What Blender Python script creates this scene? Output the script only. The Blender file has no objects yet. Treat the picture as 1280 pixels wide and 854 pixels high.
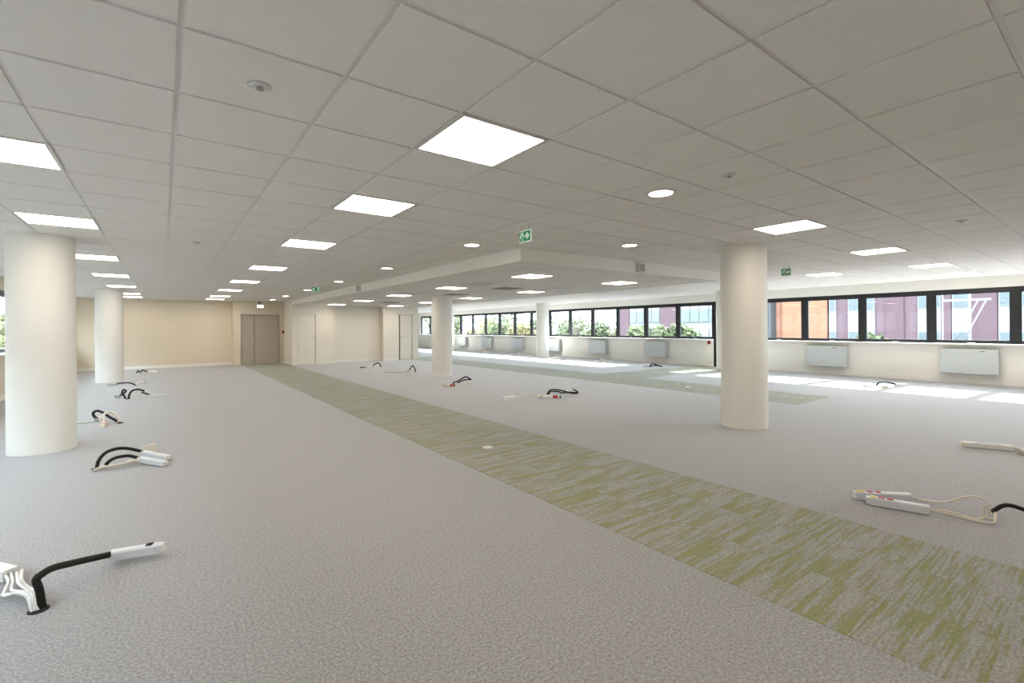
import bpy, bmesh, math, random
from mathutils import Vector, Matrix, noise

random.seed(7)
scene = bpy.context.scene
C = scene.collection

# ---------------------------------------------------------------- camera
CAM_H, YAW, ROLL, FPX, HZ = 1.42, 0.6394, 0.0070, 587.0, 409.3
cam_data = bpy.data.cameras.new('camera')
cam_data.sensor_width = 36.0
cam_data.sensor_fit = 'HORIZONTAL'
cam_data.lens = FPX / 1280.0 * 36.0
cam_data.shift_y = -(427.0 - HZ) / 1280.0
cam_data.clip_start = 0.05
cam_data.clip_end = 800
cam = bpy.data.objects.new('camera', cam_data)
C.objects.link(cam)
cam.matrix_world = (Matrix.Translation((0, 0, CAM_H)) @ Matrix.Rotation(-YAW, 4, 'Z')
                    @ Matrix.Rotation(math.pi / 2, 4, 'X') @ Matrix.Rotation(-ROLL, 4, 'Z'))
scene.camera = cam

# ---------------------------------------------------------------- sky, sun, exposure
world = bpy.data.worlds.new('sky')
scene.world = world
world.use_nodes = True
bg = world.node_tree.nodes['Background']
bg.inputs['Color'].default_value = (0.76, 0.885, 1.0, 1)
bg.inputs['Strength'].default_value = 12.0
sun_data = bpy.data.lights.new('sun', 'SUN')
sun_data.energy = 36.0
sun_data.angle = math.radians(0.6)
sun_data.color = (1.0, 0.97, 0.93)
sun = bpy.data.objects.new('sun', sun_data)
C.objects.link(sun)
sun.location = (60, -5, 45)
sun.rotation_euler = Vector((-1.0, 0.07, -0.655)).to_track_quat('-Z', 'Y').to_euler()
scene.view_settings.view_transform = 'Standard'
scene.view_settings.look = 'None'
scene.view_settings.gamma = 1.0
scene.view_settings.use_curve_mapping = False
scene.view_settings.exposure = 0.14

PANEL_E = 15.5          # radiance of the LED panels
SPOT_E = 15.0
PANEL_COL = (1.0, 0.875, 0.72)

# ---------------------------------------------------------------- materials
MATS = {}


def new_mat(name):
    m = bpy.data.materials.new(name)
    m.use_nodes = True
    MATS[name] = m
    nt = m.node_tree
    return m, nt, nt.nodes['Principled BSDF']


def coords(nt, kind='Object'):
    return nt.nodes.new('ShaderNodeTexCoord').outputs[kind]


def plain(name, col, rough=0.6, metal=0.0, var=0.04, scale=6.0, spec=0.4, emit=None, estr=0.0, bump=0.0, bscale=200.0):
    m, nt, b = new_mat(name)
    c = coords(nt)
    n = nt.nodes.new('ShaderNodeTexNoise')
    n.inputs['Scale'].default_value = scale
    n.inputs['Detail'].default_value = 4
    nt.links.new(c, n.inputs['Vector'])
    r = nt.nodes.new('ShaderNodeValToRGB')
    r.color_ramp.elements[0].position = 0.3
    r.color_ramp.elements[1].position = 0.7
    r.color_ramp.elements[0].color = tuple(max(0, x * (1 - var)) for x in col) + (1,)
    r.color_ramp.elements[1].color = tuple(min(1, x * (1 + var)) for x in col) + (1,)
    nt.links.new(n.outputs['Fac'], r.inputs['Fac'])
    nt.links.new(r.outputs['Color'], b.inputs['Base Color'])
    b.inputs['Roughness'].default_value = rough
    b.inputs['Metallic'].default_value = metal
    b.inputs['Specular IOR Level'].default_value = spec
    if emit:
        b.inputs['Emission Color'].default_value = tuple(emit) + (1,)
        b.inputs['Emission Strength'].default_value = estr
    if bump:
        n2 = nt.nodes.new('ShaderNodeTexNoise')
        n2.inputs['Scale'].default_value = bscale
        nt.links.new(c, n2.inputs['Vector'])
        bp = nt.nodes.new('ShaderNodeBump')
        bp.inputs['Strength'].default_value = bump
        bp.inputs['Distance'].default_value = 0.002
        nt.links.new(n2.outputs['Fac'], bp.inputs['Height'])
        nt.links.new(bp.outputs['Normal'], b.inputs['Normal'])
    return m


def carpet(name, dark, light, streak=None):
    m, nt, b = new_mat(name)
    geo = nt.nodes.new('ShaderNodeNewGeometry')
    pos = geo.outputs['Position']
    L = nt.links.new

    def nz(scale, detail=2.0, vec=None, rough=0.5):
        n = nt.nodes.new('ShaderNodeTexNoise')
        n.inputs['Scale'].default_value = scale
        n.inputs['Detail'].default_value = detail
        n.inputs['Roughness'].default_value = rough
        L(vec or pos, n.inputs['Vector'])
        return n.outputs['Fac']

    def ramp(fac, a, ca, bb, cb):
        r = nt.nodes.new('ShaderNodeValToRGB')
        r.color_ramp.elements[0].position = a
        r.color_ramp.elements[0].color = tuple(ca) + (1,)
        r.color_ramp.elements[1].position = bb
        r.color_ramp.elements[1].color = tuple(cb) + (1,)
        L(fac, r.inputs['Fac'])
        return r.outputs['Color']

    def math_node(op, a, bv):
        n = nt.nodes.new('ShaderNodeMath')
        n.operation = op
        for i, v in enumerate((a, bv)):
            if isinstance(v, (int, float)):
                n.inputs[i].default_value = v
            else:
                L(v, n.inputs[i])
        return n.outputs[0]
    fine = nz(300, 4, rough=0.75)
    mid = nz(75, 2)
    f = math_node('ADD', math_node('MULTIPLY', fine, 0.75), math_node('MULTIPLY', mid, 0.25))
    col = ramp(f, 0.43, dark, 0.57, light)
    if streak:
        oi = nt.nodes.new('ShaderNodeObjectInfo')
        off = nt.nodes.new('ShaderNodeCombineXYZ')
        L(math_node('MULTIPLY', oi.outputs['Random'], 37.0), off.inputs[0])
        L(math_node('MULTIPLY', oi.outputs['Random'], 91.0), off.inputs[2])
        add = nt.nodes.new('ShaderNodeVectorMath')
        add.operation = 'ADD'
        L(pos, add.inputs[0])
        L(off.outputs[0], add.inputs[1])

        def stretched(sx, sy, detail, rough):
            mp = nt.nodes.new('ShaderNodeMapping')
            mp.inputs['Scale'].default_value = (sx, sy, 1)
            L(add.outputs[0], mp.inputs['Vector'])
            return nz(1.0, detail, mp.outputs[0], rough)
        broad = stretched(1.8, 16.0, 3.0, 0.6)
        thin = stretched(2.6, 75.0, 2.0, 0.6)
        s = math_node('ADD', math_node('MULTIPLY', broad, 0.57), math_node('MULTIPLY', thin, 0.43))
        s = math_node('ADD', s, math_node('MULTIPLY', math_node('SUBTRACT', fine, 0.5), 0.45))
        mask = ramp(s, 0.475, (0, 0, 0), 0.555, (1, 1, 1))
        gcol = ramp(f, 0.36, streak[0], 0.64, streak[1])
        mx = nt.nodes.new('ShaderNodeMix')
        mx.data_type = 'RGBA'
        L(mask, mx.inputs['Factor'])
        L(col, mx.inputs['A'])
        L(gcol, mx.inputs['B'])
        col = mx.outputs['Result']
    L(col, b.inputs['Base Color'])
    b.inputs['Roughness'].default_value = 1.0
    b.inputs['Specular IOR Level'].default_value = 0.2
    b.inputs['Sheen Weight'].default_value = 0.2 if streak else 0.42
    b.inputs['Sheen Roughness'].default_value = 0.45
    bp = nt.nodes.new('ShaderNodeBump')
    bp.inputs['Strength'].default_value = 0.3
    bp.inputs['Distance'].default_value = 0.003
    L(f, bp.inputs['Height'])
    L(bp.outputs['Normal'], b.inputs['Normal'])
    return m


def glass(name):
    m, nt, b = new_mat(name)
    nt.nodes.remove(b)
    out = nt.nodes['Material Output']
    tr = nt.nodes.new('ShaderNodeBsdfTransparent')
    tr.inputs['Color'].default_value = (0.95, 0.97, 0.96, 1)
    gl = nt.nodes.new('ShaderNodeBsdfGlossy')
    gl.inputs['Roughness'].default_value = 0.01
    lw = nt.nodes.new('ShaderNodeLayerWeight')
    lw.inputs['Blend'].default_value = 0.5
    pw = nt.nodes.new('ShaderNodeMath')
    pw.operation = 'POWER'
    pw.inputs[1].default_value = 12.0
    nt.links.new(lw.outputs['Facing'], pw.inputs[0])
    fr = nt.nodes.new('ShaderNodeMath')
    fr.operation = 'MULTIPLY_ADD'
    fr.inputs[1].default_value = 0.9
    fr.inputs[2].default_value = 0.03
    nt.links.new(pw.outputs[0], fr.inputs[0])
    n = nt.nodes.new('ShaderNodeTexNoise')
    n.inputs['Scale'].default_value = 0.6
    nt.links.new(coords(nt), n.inputs['Vector'])
    bp = nt.nodes.new('ShaderNodeBump')
    bp.inputs['Strength'].default_value = 0.02
    nt.links.new(n.outputs['Fac'], bp.inputs['Height'])
    nt.links.new(bp.outputs['Normal'], gl.inputs['Normal'])
    mx = nt.nodes.new('ShaderNodeMixShader')
    nt.links.new(fr.outputs[0], mx.inputs[0])
    nt.links.new(tr.outputs[0], mx.inputs[1])
    nt.links.new(gl.outputs[0], mx.inputs[2])
    nt.links.new(mx.outputs[0], out.inputs['Surface'])
    return m


M_CARPET = carpet('grey_carpet', (0.145, 0.143, 0.148), (0.46, 0.452, 0.466))
M_GREEN = carpet('green_carpet', (0.19, 0.184, 0.18), (0.455, 0.443, 0.437), ((0.125, 0.14, 0.045), (0.335, 0.35, 0.165)))
M_TILE = plain('ceiling_tile_white', (0.91, 0.89, 0.86), 0.95, var=0.012, scale=30, spec=0.1, bump=0.15, bscale=500)
M_TBAR = plain('ceiling_grid_paint', (0.82, 0.80, 0.78), 0.28, var=0.01, spec=0.7)
M_WALL = plain('cream_wall_paint', (0.73, 0.655, 0.535), 0.7, var=0.012, scale=1.5, spec=0.25)
M_WALLW = plain('daylit_wall_paint', (0.86, 0.84, 0.79), 0.7, var=0.01, scale=1.5, spec=0.25)  # cream lightened to put the window wall's cool daylight into the paint
M_WALLC = plain('core_wall_paint', (0.82, 0.78, 0.70), 0.6, var=0.01, scale=1.5, spec=0.3)
M_SOFF = plain('soffit_paint', (0.92, 0.90, 0.85), 0.7, var=0.01, scale=1.5, spec=0.2)
M_COL = plain('column_paint', (0.81, 0.79, 0.745), 0.45, var=0.01, scale=2, spec=0.35)
M_TRIM = plain('white_trim_paint', (0.86, 0.84, 0.79), 0.5, var=0.01)
M_WHITE = plain('white_plastic', (0.74, 0.73, 0.72), 0.4, var=0.015, scale=20)
M_GBOX = plain('grey_white_plastic', (0.66, 0.68, 0.72), 0.4, var=0.02, scale=20)
M_BEIGE = plain('beige_plastic', (0.74, 0.68, 0.58), 0.5, var=0.03, scale=20)
M_CABLE = plain('beige_cable', (0.72, 0.66, 0.56), 0.5, var=0.05, scale=30)
M_BLACK = plain('black_conduit', (0.020, 0.019, 0.017), 0.7, var=0.3, scale=300, spec=0.2, bump=0.6, bscale=600)
M_DARK = plain('dark_parts_and_shade', (0.012, 0.012, 0.012), 0.9, var=0.2)  # dark parts, plus the shade painted into door gap and outlet holes
M_FRAME = plain('black_window_frame', (0.016, 0.017, 0.020), 0.4, var=0.1)
M_GLASS = glass('window_glass')
M_RAD = plain('radiator_enamel', (0.56, 0.60, 0.61), 0.4, var=0.01)
M_DOORG = plain('grey_beige_door', (0.48, 0.43, 0.37), 0.5, var=0.02, scale=3)
M_DOORW = plain('white_door', (0.82, 0.78, 0.70), 0.5, var=0.01)
M_STEEL = plain('steel', (0.55, 0.54, 0.52), 0.35, 0.8)
M_RED = plain('red_plastic', (0.45, 0.03, 0.04), 0.4)
M_YEL = plain('yellow_plastic', (0.75, 0.60, 0.10), 0.4)
M_GRNP = plain('dark_green_plastic', (0.03, 0.12, 0.07), 0.4)
M_SIGNG = plain('sign_green', (0.02, 0.25, 0.09), 0.4, emit=(0.02, 0.25, 0.09), estr=0.25)
M_SIGNW = plain('sign_white', (0.75, 0.85, 0.78), 0.4, emit=(0.7, 0.9, 0.75), estr=0.25)
M_LAMPW = plain('emergency_lamp', (0.9, 0.9, 0.9), 0.4, emit=(1, 0.98, 0.95), estr=1.6)
M_LED = plain('led_diffuser', (0.9, 0.9, 0.9), 0.5, emit=PANEL_COL, estr=PANEL_E)
M_SPOT = plain('downlight_lens', (0.9, 0.9, 0.9), 0.5, emit=(1.0, 0.87, 0.70), estr=SPOT_E)
M_GRIL = plain('dark_grille', (0.30, 0.30, 0.29), 0.7, var=0.1, scale=120)
M_SPKR = plain('grey_speaker', (0.45, 0.44, 0.42), 0.7, var=0.1, scale=200)
M_MAUVE = plain('mauve_cladding', (0.115, 0.07, 0.085), 0.7, var=0.06, scale=1.2)
M_MAUVED = plain('dark_mauve_cladding', (0.095, 0.055, 0.068), 0.7, var=0.06, scale=1.2)
M_BRICK = plain('orange_brick', (0.24, 0.115, 0.068), 0.8, var=0.12, scale=3)
M_BRICKD = plain('dark_orange_brick', (0.17, 0.075, 0.05), 0.8, var=0.1, scale=3)
M_BWHT = plain('white_render', (0.22, 0.225, 0.23), 0.7, var=0.03)
M_BGLS = plain('facade_glass', (0.10, 0.125, 0.14), 0.25, var=0.08, scale=0.7, spec=0.6)
M_BGRY = plain('grey_facade', (0.07, 0.077, 0.09), 0.6, var=0.05)
M_TAN = plain('dull_grey_render', (0.10, 0.10, 0.10), 0.8, var=0.05)
M_LAWN = plain('ground_green', (0.15, 0.15, 0.145), 0.95, var=0.3, scale=0.2)
M_LEAF = [plain('leaf_green', (0.075, 0.095, 0.04), 0.8, var=0.4, scale=3),
          plain('leaf_yellow', (0.15, 0.13, 0.05), 0.8, var=0.35, scale=3),
          plain('leaf_olive', (0.09, 0.105, 0.05), 0.8, var=0.4, scale=3)]
M_BARK = plain('bark', (0.12, 0.09, 0.07), 0.9, var=0.3)


# ---------------------------------------------------------------- mesh helpers
class MB:
    """collects shapes of ONE mesh object"""

    def __init__(self):
        self.v, self.f, self.s = [], [], []

    def add(self, vs, fs, smooth=False):
        o = len(self.v)
        self.v += [tuple(x) for x in vs]
        self.f += [tuple(i + o for i in f) for f in fs]
        self.s += [smooth] * len(fs)
        return self

    def box(self, x0, x1, y0, y1, z0, z1):
        vs = [(x, y, z) for z in (z0, z1) for y in (y0, y1) for x in (x0, x1)]
        return self.add(vs, [(0, 2, 3, 1), (4, 5, 7, 6), (0, 1, 5, 4), (2, 6, 7, 3), (0, 4, 6, 2), (1, 3, 7, 5)])

    def bevbox(self, x0, x1, y0, y1, z0, z1, b):
        bm = bmesh.new()
        bmesh.ops.create_cube(bm, size=1.0)
        for v in bm.verts:
            v.co = Vector(((x0 + x1) / 2 + v.co.x * (x1 - x0), (y0 + y1) / 2 + v.co.y * (y1 - y0), (z0 + z1) / 2 + v.co.z * (z1 - z0)))
        bmesh.ops.bevel(bm, geom=list(bm.edges), offset=b, segments=2, affect='EDGES', profile=0.5)
        bm.verts.index_update()
        self.add([v.co[:] for v in bm.verts], [[v.index for v in f.verts] for f in bm.faces])
        bm.free()
        return self

    def cyl(self, c, r, z0, z1, n=24, r2=None, caps=True, smooth=True):
        r2 = r if r2 is None else r2
        vs = [(c[0] + rr * math.cos(2 * math.pi * k / n), c[1] + rr * math.sin(2 * math.pi * k / n), z)
              for rr, z in ((r, z0), (r2, z1)) for k in range(n)]
        self.add(vs, [(k, (k + 1) % n, n + (k + 1) % n, n + k) for k in range(n)], smooth)
        if caps:
            o = len(self.v) - 2 * n
            self.f += [tuple(o + n - 1 - k for k in range(n)), tuple(o + n + k for k in range(n))]
            self.s += [False, False]
        return self

    def ring(self, c, ro, ri, z0, z1, n=24):
        vs = []
        for rr, z in ((ro, z1), (ro, z0), (ri, z0), (ri, z1)):
            vs += [(c[0] + rr * math.cos(2 * math.pi * k / n), c[1] + rr * math.sin(2 * math.pi * k / n), z) for k in range(n)]
        fs = []
        for a in range(4):
            b_ = (a + 1) % 4
            fs += [(a * n + k, b_ * n + k, b_ * n + (k + 1) % n, a * n + (k + 1) % n) for k in range(n)]
        return self.add(vs, fs)

    def tube(self, pts, r, n=10, sub=6, ribs=0.0, step=0.012):
        pts = [Vector(p) for p in pts]
        P = []
        for i in range(len(pts) - 1):
            p0, p1, p2, p3 = pts[max(i - 1, 0)], pts[i], pts[i + 1], pts[min(i + 2, len(pts) - 1)]
            m = sub if not ribs else max(3, int((p2 - p1).length / step))
            for k in range(m):
                t = k / m
                P.append(0.5 * ((2 * p1) + (p2 - p0) * t + (2 * p0 - 5 * p1 + 4 * p2 - p3) * t * t + (3 * p1 - p0 - 3 * p2 + p3) * t ** 3))
        P.append(pts[-1])
        vs = []
        T = (P[1] - P[0]).normalized()
        N = T.orthogonal().normalized()
        for i, p in enumerate(P):
            T2 = (P[min(i + 1, len(P) - 1)] - P[max(i - 1, 0)])
            T2 = T2.normalized() if T2.length > 1e-6 else T
            N = (N - T2 * N.dot(T2))
            N = N.normalized() if N.length > 1e-6 else T2.orthogonal().normalized()
            B = T2.cross(N)
            T = T2
            rr = r * (1 + (ribs if i % 2 else -ribs))
            vs += [p + rr * (math.cos(2 * math.pi * k / n) * N + math.sin(2 * math.pi * k / n) * B) for k in range(n)]
        fs = [(i * n + k, i * n + (k + 1) % n, (i + 1) * n + (k + 1) % n, (i + 1) * n + k) for i in range(len(P) - 1) for k in range(n)]
        self.add(vs, fs, True)
        o = len(self.v) - len(vs)
        self.f += [tuple(o + n - 1 - k for k in range(n)), tuple(len(self.v) - n + k for k in range(n))]
        self.s += [False, False]
        return self

    def prism(self, poly, origin, u, v, w, t):
        """polygon in the (u, v) plane at origin, thickness t along w"""
        o, u, v, w = Vector(origin), Vector(u), Vector(v), Vector(w)
        n = len(poly)
        vs = [o + u * a + v * b_ for a, b_ in poly] + [o + u * a + v * b_ + w * t for a, b_ in poly]
        return self.add(vs, [tuple(range(n - 1, -1, -1)), tuple(range(n, 2 * n))] + [(k, (k + 1) % n, n + (k + 1) % n, n + k) for k in range(n)])

    def mesh(self, name):
        me = bpy.data.meshes.new(name)
        me.from_pydata(self.v, [], self.f)
        me.polygons.foreach_set('use_smooth', self.s)
        me.update()
        return me

    def build(self, name, mat, parent=None, matrix=None):
        me = self.mesh(name)
        me.materials.append(mat)
        return link(name, me, parent, matrix)


def link(name, me, parent=None, matrix=None):
    o = bpy.data.objects.new(name, me)
    C.objects.link(o)
    if parent is not None:
        o.parent = parent
    if matrix is not None:
        o.matrix_local = matrix
    return o


def tag(o, label, cat, group=None, kind=None):
    o['label'] = label
    o['category'] = cat
    if group:
        o['group'] = group
    if kind:
        o['kind'] = kind
    return o


def struct(o, label, cat):
    return tag(o, label, cat, kind='structure')


def empty(name, loc=(0, 0, 0), rz=0.0):
    e = bpy.data.objects.new(name, None)
    e.empty_display_size = 0.1
    C.objects.link(e)
    e.location = loc
    e.rotation_euler = (0, 0, rz)
    return e


def copy_thing(root, loc, rz=None):
    r = root.copy()
    C.objects.link(r)
    r.location = loc
    if rz is not None:
        r.rotation_euler = (0, 0, rz)
    for ch in list(root.children):
        c = ch.copy()
        C.objects.link(c)
        c.parent = r
        for g in ch.children:
            d = g.copy()
            C.objects.link(d)
            d.parent = c
    return r


# ---------------------------------------------------------------- dimensions
XL, XR = -2.65, 15.45          # left and right (window) wall faces
YB, YE, YF = -7.0, 21.8, 33.6  # back wall, end wall, far end of the window side
ZC = 2.54                      # ceiling tiles' lower face
ZS = 2.348                     # dropped soffit
SX0, SX1, SY0, SY1 = 4.03, 9.25, 5.20, 19.75
GX, GY, T = 0.06, 1.512, 0.6
SILL, HEAD = 0.96, 2.27

# ---------------------------------------------------------------- floor
floor = MB()
floor.box(XL - 0.25, XR + 0.25, YB - 0.2, YF + 0.2, -0.12, 0.0)
floor = struct(floor.build('floor', M_CARPET), 'grey speckled carpet floor of the empty open plan office', 'floor')
tile_me = MB().box(-0.2494, 0.2494, -0.2494, 0.2494, 0, 0.003).mesh('carpet_tile')
tile_me.materials.append(M_GREEN)


def tiles(x0, nx, y0, ny, sx=0.5, sy=0.5):
    for a in range(nx):
        for b in range(ny):
            o = link('carpet_tile', tile_me, floor)
            o.location = (x0 + sx * (a + 0.5), y0 + sy * (b + 0.5), 0)
            o.scale = (sx / 0.5, sy / 0.5, 1)


tiles(2.50, 3, -1.70, 46, 0.494)           # walkway along the core
tiles(9.10, 3, 3.70, 35, 0.494)            # second walkway near the windows
tiles(10.582, 9, 8.20, 3, 0.54, 0.5)       # branch to the terrace door

# ---------------------------------------------------------------- walls


def wall(name, label, *boxes, mat=None):
    m = MB()
    for b in boxes:
        m.box(*b)
    return struct(m.build(name, mat or M_WALL), label, 'wall')


W = 0.25
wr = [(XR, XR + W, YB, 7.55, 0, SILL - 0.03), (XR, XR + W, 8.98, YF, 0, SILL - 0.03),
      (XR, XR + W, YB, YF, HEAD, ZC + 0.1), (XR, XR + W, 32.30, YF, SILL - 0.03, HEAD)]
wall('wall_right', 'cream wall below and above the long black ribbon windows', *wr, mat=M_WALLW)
wl = [(XL - W, XL, YB, YE + 0.2, 0, SILL - 0.03), (XL - W, XL, YB, YE + 0.2, HEAD, ZC + 0.1),
      (XL - W, XL, YB, 13.93 - 10 * 1.455, SILL - 0.03, HEAD), (XL - W, XL, 13.93 + 5 * 1.455, YE + 0.2, SILL - 0.03, HEAD)]
wall('wall_left', 'cream window wall behind the columns at the edge of the carpet', *wl)
wall('wall_back', 'plain cream wall closing the office behind the walkway start', (XL - W, XR + W, YB - 0.2, YB, 0, ZC + 0.1))
wall('wall_end', 'large blank cream end wall left of the double door', (XL - W, 2.21, YE, YE + 0.2, 0, ZC + 0.1))
wall('wall_door', 'short cream wall holding the grey double door and its exit lamp',
     (2.21, 2.45, 21.25, YE + 0.2, 0, ZC + 0.1), (3.86, 4.03, 21.25, YE + 0.2, 0, ZC + 0.1), (2.45, 3.86, 21.25, YE + 0.2, 2.02, ZC + 0.1),
     (2.45, 3.86, 21.6, YE + 0.2, 0, 2.02))
wall('wall_core', 'cream core wall with flush doors and a shallow recess under the soffit',
     (4.03, 4.24, 19.75, 22.0, 0, ZC + 0.1), (4.90, 5.62, 19.75, 22.0, 0, ZC + 0.1), (4.24, 4.90, 19.75, 22.0, 2.0, ZC + 0.1), (4.24, 4.90, 19.85, 22.0, 0, 2.0),
     (5.62, 7.70, 20.15, 22.0, 0, ZC + 0.1),
     (7.70, 8.42, 19.75, 22.0, 0, ZC + 0.1), (9.06, 9.35, 19.75, 22.0, 0, ZC + 0.1), (8.42, 9.06, 19.75, 22.0, 2.03, ZC + 0.1), (8.42, 9.06, 20.6, 22.0, 0, 2.03),
     (9.15, 9.35, 22.0, YF, 0, ZC + 0.1), mat=M_WALLC)
wall('wall_far', 'distant cream wall closing the window side of the office', (9.15, XR + W, YF, YF + 0.2, 0, ZC + 0.1), mat=M_WALLC)


def baseboard(name, label, *boxes):
    m = MB()
    for b in boxes:
        m.box(*b)
    struct(m.build(name, M_TRIM), label, 'baseboard')


baseboard('baseboard_right', 'white baseboard under the long window wall', (XR - 0.015, XR, YB, 7.5, 0, 0.10), (XR - 0.015, XR, 9.0, YF, 0, 0.10))
baseboard('baseboard_left', 'white baseboard under the left window wall', (XL, XL + 0.015, YB, YE, 0, 0.10))
baseboard('baseboard_end', 'white baseboard along the blank cream end wall', (XL + 0.015, 2.21, YE - 0.015, YE, 0, 0.10))
baseboard('baseboard_core', 'white baseboard along the core wall under the soffit',
          (4.03, 4.20, 19.735, 19.75, 0, 0.10), (4.94, 5.62, 19.735, 19.75, 0, 0.10), (5.62, 7.70, 20.135, 20.15, 0, 0.10), (7.685, 7.70, 19.75, 20.135, 0, 0.10),
          (7.70, 8.38, 19.735, 19.75, 0, 0.10), (9.10, 9.35, 19.735, 19.75, 0, 0.10), (4.015, 4.03, 19.75, 21.25, 0, 0.10), (3.93, 4.015, 21.235, 21.25, 0, 0.10))
struct(MB().box(15.28, XR + 0.04, YB, 7.55, SILL - 0.03, SILL - 0.004).build('trim_1', M_TRIM), 'white sill board under the near run of black windows', 'sill')
struct(MB().box(15.28, XR + 0.04, 8.98, 32.30, SILL - 0.03, SILL - 0.004).build('trim_2', M_TRIM), 'white sill board under the far run of black windows', 'sill')
struct(MB().box(XL - 0.04, XL + 0.15, YB, YE, SILL - 0.03, SILL - 0.004).build('trim_3', M_TRIM), 'white sill board along the left window wall', 'sill')

# ---------------------------------------------------------------- windows
PITCH = 1.455


def frame_mesh(w, h, side, top, bot):
    m = MB()
    d = 0.11
    m.box(0, d, 0, side, 0, h).box(0, d, w - side, w, 0, h)
    m.box(0, d, side, w - side, 0, bot).box(0, d, side, w - side, h - top, h)
    i = 0.022                                     # inner casement lip
    m.box(0.03, 0.085, side, side + i, bot, h - top).box(0.03, 0.085, w - side - i, w - side, bot, h - top)
    m.box(0.03, 0.085, side + i, w - side - i, bot, bot + i).box(0.03, 0.085, side + i, w - side - i, h - top - i, h - top)
    return m.mesh('window')


WH = HEAD - SILL
FR = frame_mesh(PITCH, WH, 0.075, 0.10, 0.055)
FR.materials.append(M_FRAME)
PANE = MB().box(0.055, 0.061, 0.09, PITCH - 0.09, 0.07, WH - 0.115).mesh('pane')
PANE.materials.append(M_GLASS)
STAY = MB().bevbox(-0.012, 0.008, PITCH / 2 - 0.07, PITCH / 2 + 0.07, -0.006, 0.022, 0.004).mesh('handle')
STAY.materials.append(M_WHITE)
wn = [0]


def window(x, y, flip, label):
    wn[0] += 1
    o = link('window_%d' % wn[0], FR)
    o.location = (x, y, SILL)
    if flip:
        o.location = (x, y + PITCH, SILL)
        o.rotation_euler = (0, 0, math.pi)
    link('pane', PANE, o)
    link('handle', STAY, o)
    tag(o, label, 'window', group='ribbon windows', kind='structure')


y = 7.55
while y > YB + PITCH:
    y -= PITCH
    window(XR + 0.05, y, False, 'black framed window in the near run by the terrace door')
y = 8.98
for k in range(16):
    window(XR + 0.05, y, False, 'black framed window in the far run beyond the terrace door')
    y += PITCH
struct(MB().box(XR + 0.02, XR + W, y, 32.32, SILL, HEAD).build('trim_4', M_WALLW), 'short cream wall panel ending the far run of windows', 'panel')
y = 13.93 - 10 * PITCH
for k in range(15):
    window(XL - 0.05, y, True, 'black framed window in the left wall behind the columns')
    y += PITCH
# terrace door in black metal between the two runs
d = MB()
d.box(XR + 0.02, XR + 0.16, 7.55, 7.66, 0, HEAD).box(XR + 0.02, XR + 0.16, 8.86, 8.98, 0, HEAD).box(XR + 0.02, XR + 0.16, 7.66, 8.86, 2.12, HEAD)
d = struct(d.build('door_4', M_FRAME), 'black framed glazed terrace door between the two window runs', 'door')
MB().box(XR + 0.05, XR + 0.11, 7.66, 7.78, 0, 2.12).box(XR + 0.05, XR + 0.11, 8.74, 8.86, 0, 2.12).box(XR + 0.05, XR + 0.11, 7.78, 8.74, 0, 0.9).box(
    XR + 0.05, XR + 0.11, 7.78, 8.74, 2.0, 2.12).build('door_leaf', M_FRAME, d)
MB().box(XR + 0.075, XR + 0.083, 7.78, 8.74, 0.9, 2.0).build('pane', M_GLASS, d)
MB().tube([(XR + 0.05, 8.68, 1.02), (XR, 8.68, 1.02), (XR, 8.56, 1.02)], 0.01, sub=3).build('handle', M_STEEL, d)

# ---------------------------------------------------------------- interior doors
dg = MB()
dg.box(2.45, 2.49, 21.215, 21.33, 0, 2.02).box(3.82, 3.86, 21.215, 21.33, 0, 2.02).box(2.49, 3.82, 21.215, 21.33, 1.98, 2.02)
dg = struct(dg.build('door_1', M_DOORG), 'grey beige double door with unequal leaves under the exit lamp', 'door')
MB().bevbox(2.495, 2.935, 21.27, 21.32, 0.006, 1.977, 0.004).build('door_leaf', M_DOORG, dg)
MB().bevbox(2.945, 3.815, 21.27, 21.32, 0.006, 1.977, 0.004).build('door_leaf', M_DOORG, dg)
MB().box(2.925, 2.955, 21.255, 21.27, 0.006, 1.977).build('leaf_shadow_strip', plain('door_shadow_strip', (0.33, 0.29, 0.25), 0.5), dg)  # darker door tone paints the shadow line where the leaves meet
MB().tube([(3.03, 21.27, 1.03), (3.03, 21.22, 1.03), (3.15, 21.22, 1.03)], 0.011, sub=3).build('handle', M_STEEL, dg)

dw = MB()
dw.box(4.215, 4.24, 19.738, 19.80, 0, 2.025).box(4.90, 4.925, 19.738, 19.80, 0, 2.025).box(4.24, 4.90, 19.738, 19.80, 2.0, 2.025)
dw = struct(dw.build('door_2', M_TRIM), 'narrow white flush door in the core wall beside the green walkway', 'door')
MB().bevbox(4.248, 4.892, 19.765, 19.80, 0.01, 1.993, 0.003).build('door_leaf', M_DOORW, dw)
MB().tube([(4.85, 19.765, 1.08), (4.85, 19.715, 1.08), (4.78, 19.715, 1.08)], 0.012, sub=3).build('handle', M_STEEL, dw)
MB().box(4.238, 4.25, 19.755, 19.765, 1.70, 1.80).build('hinge', M_STEEL, dw)

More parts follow.
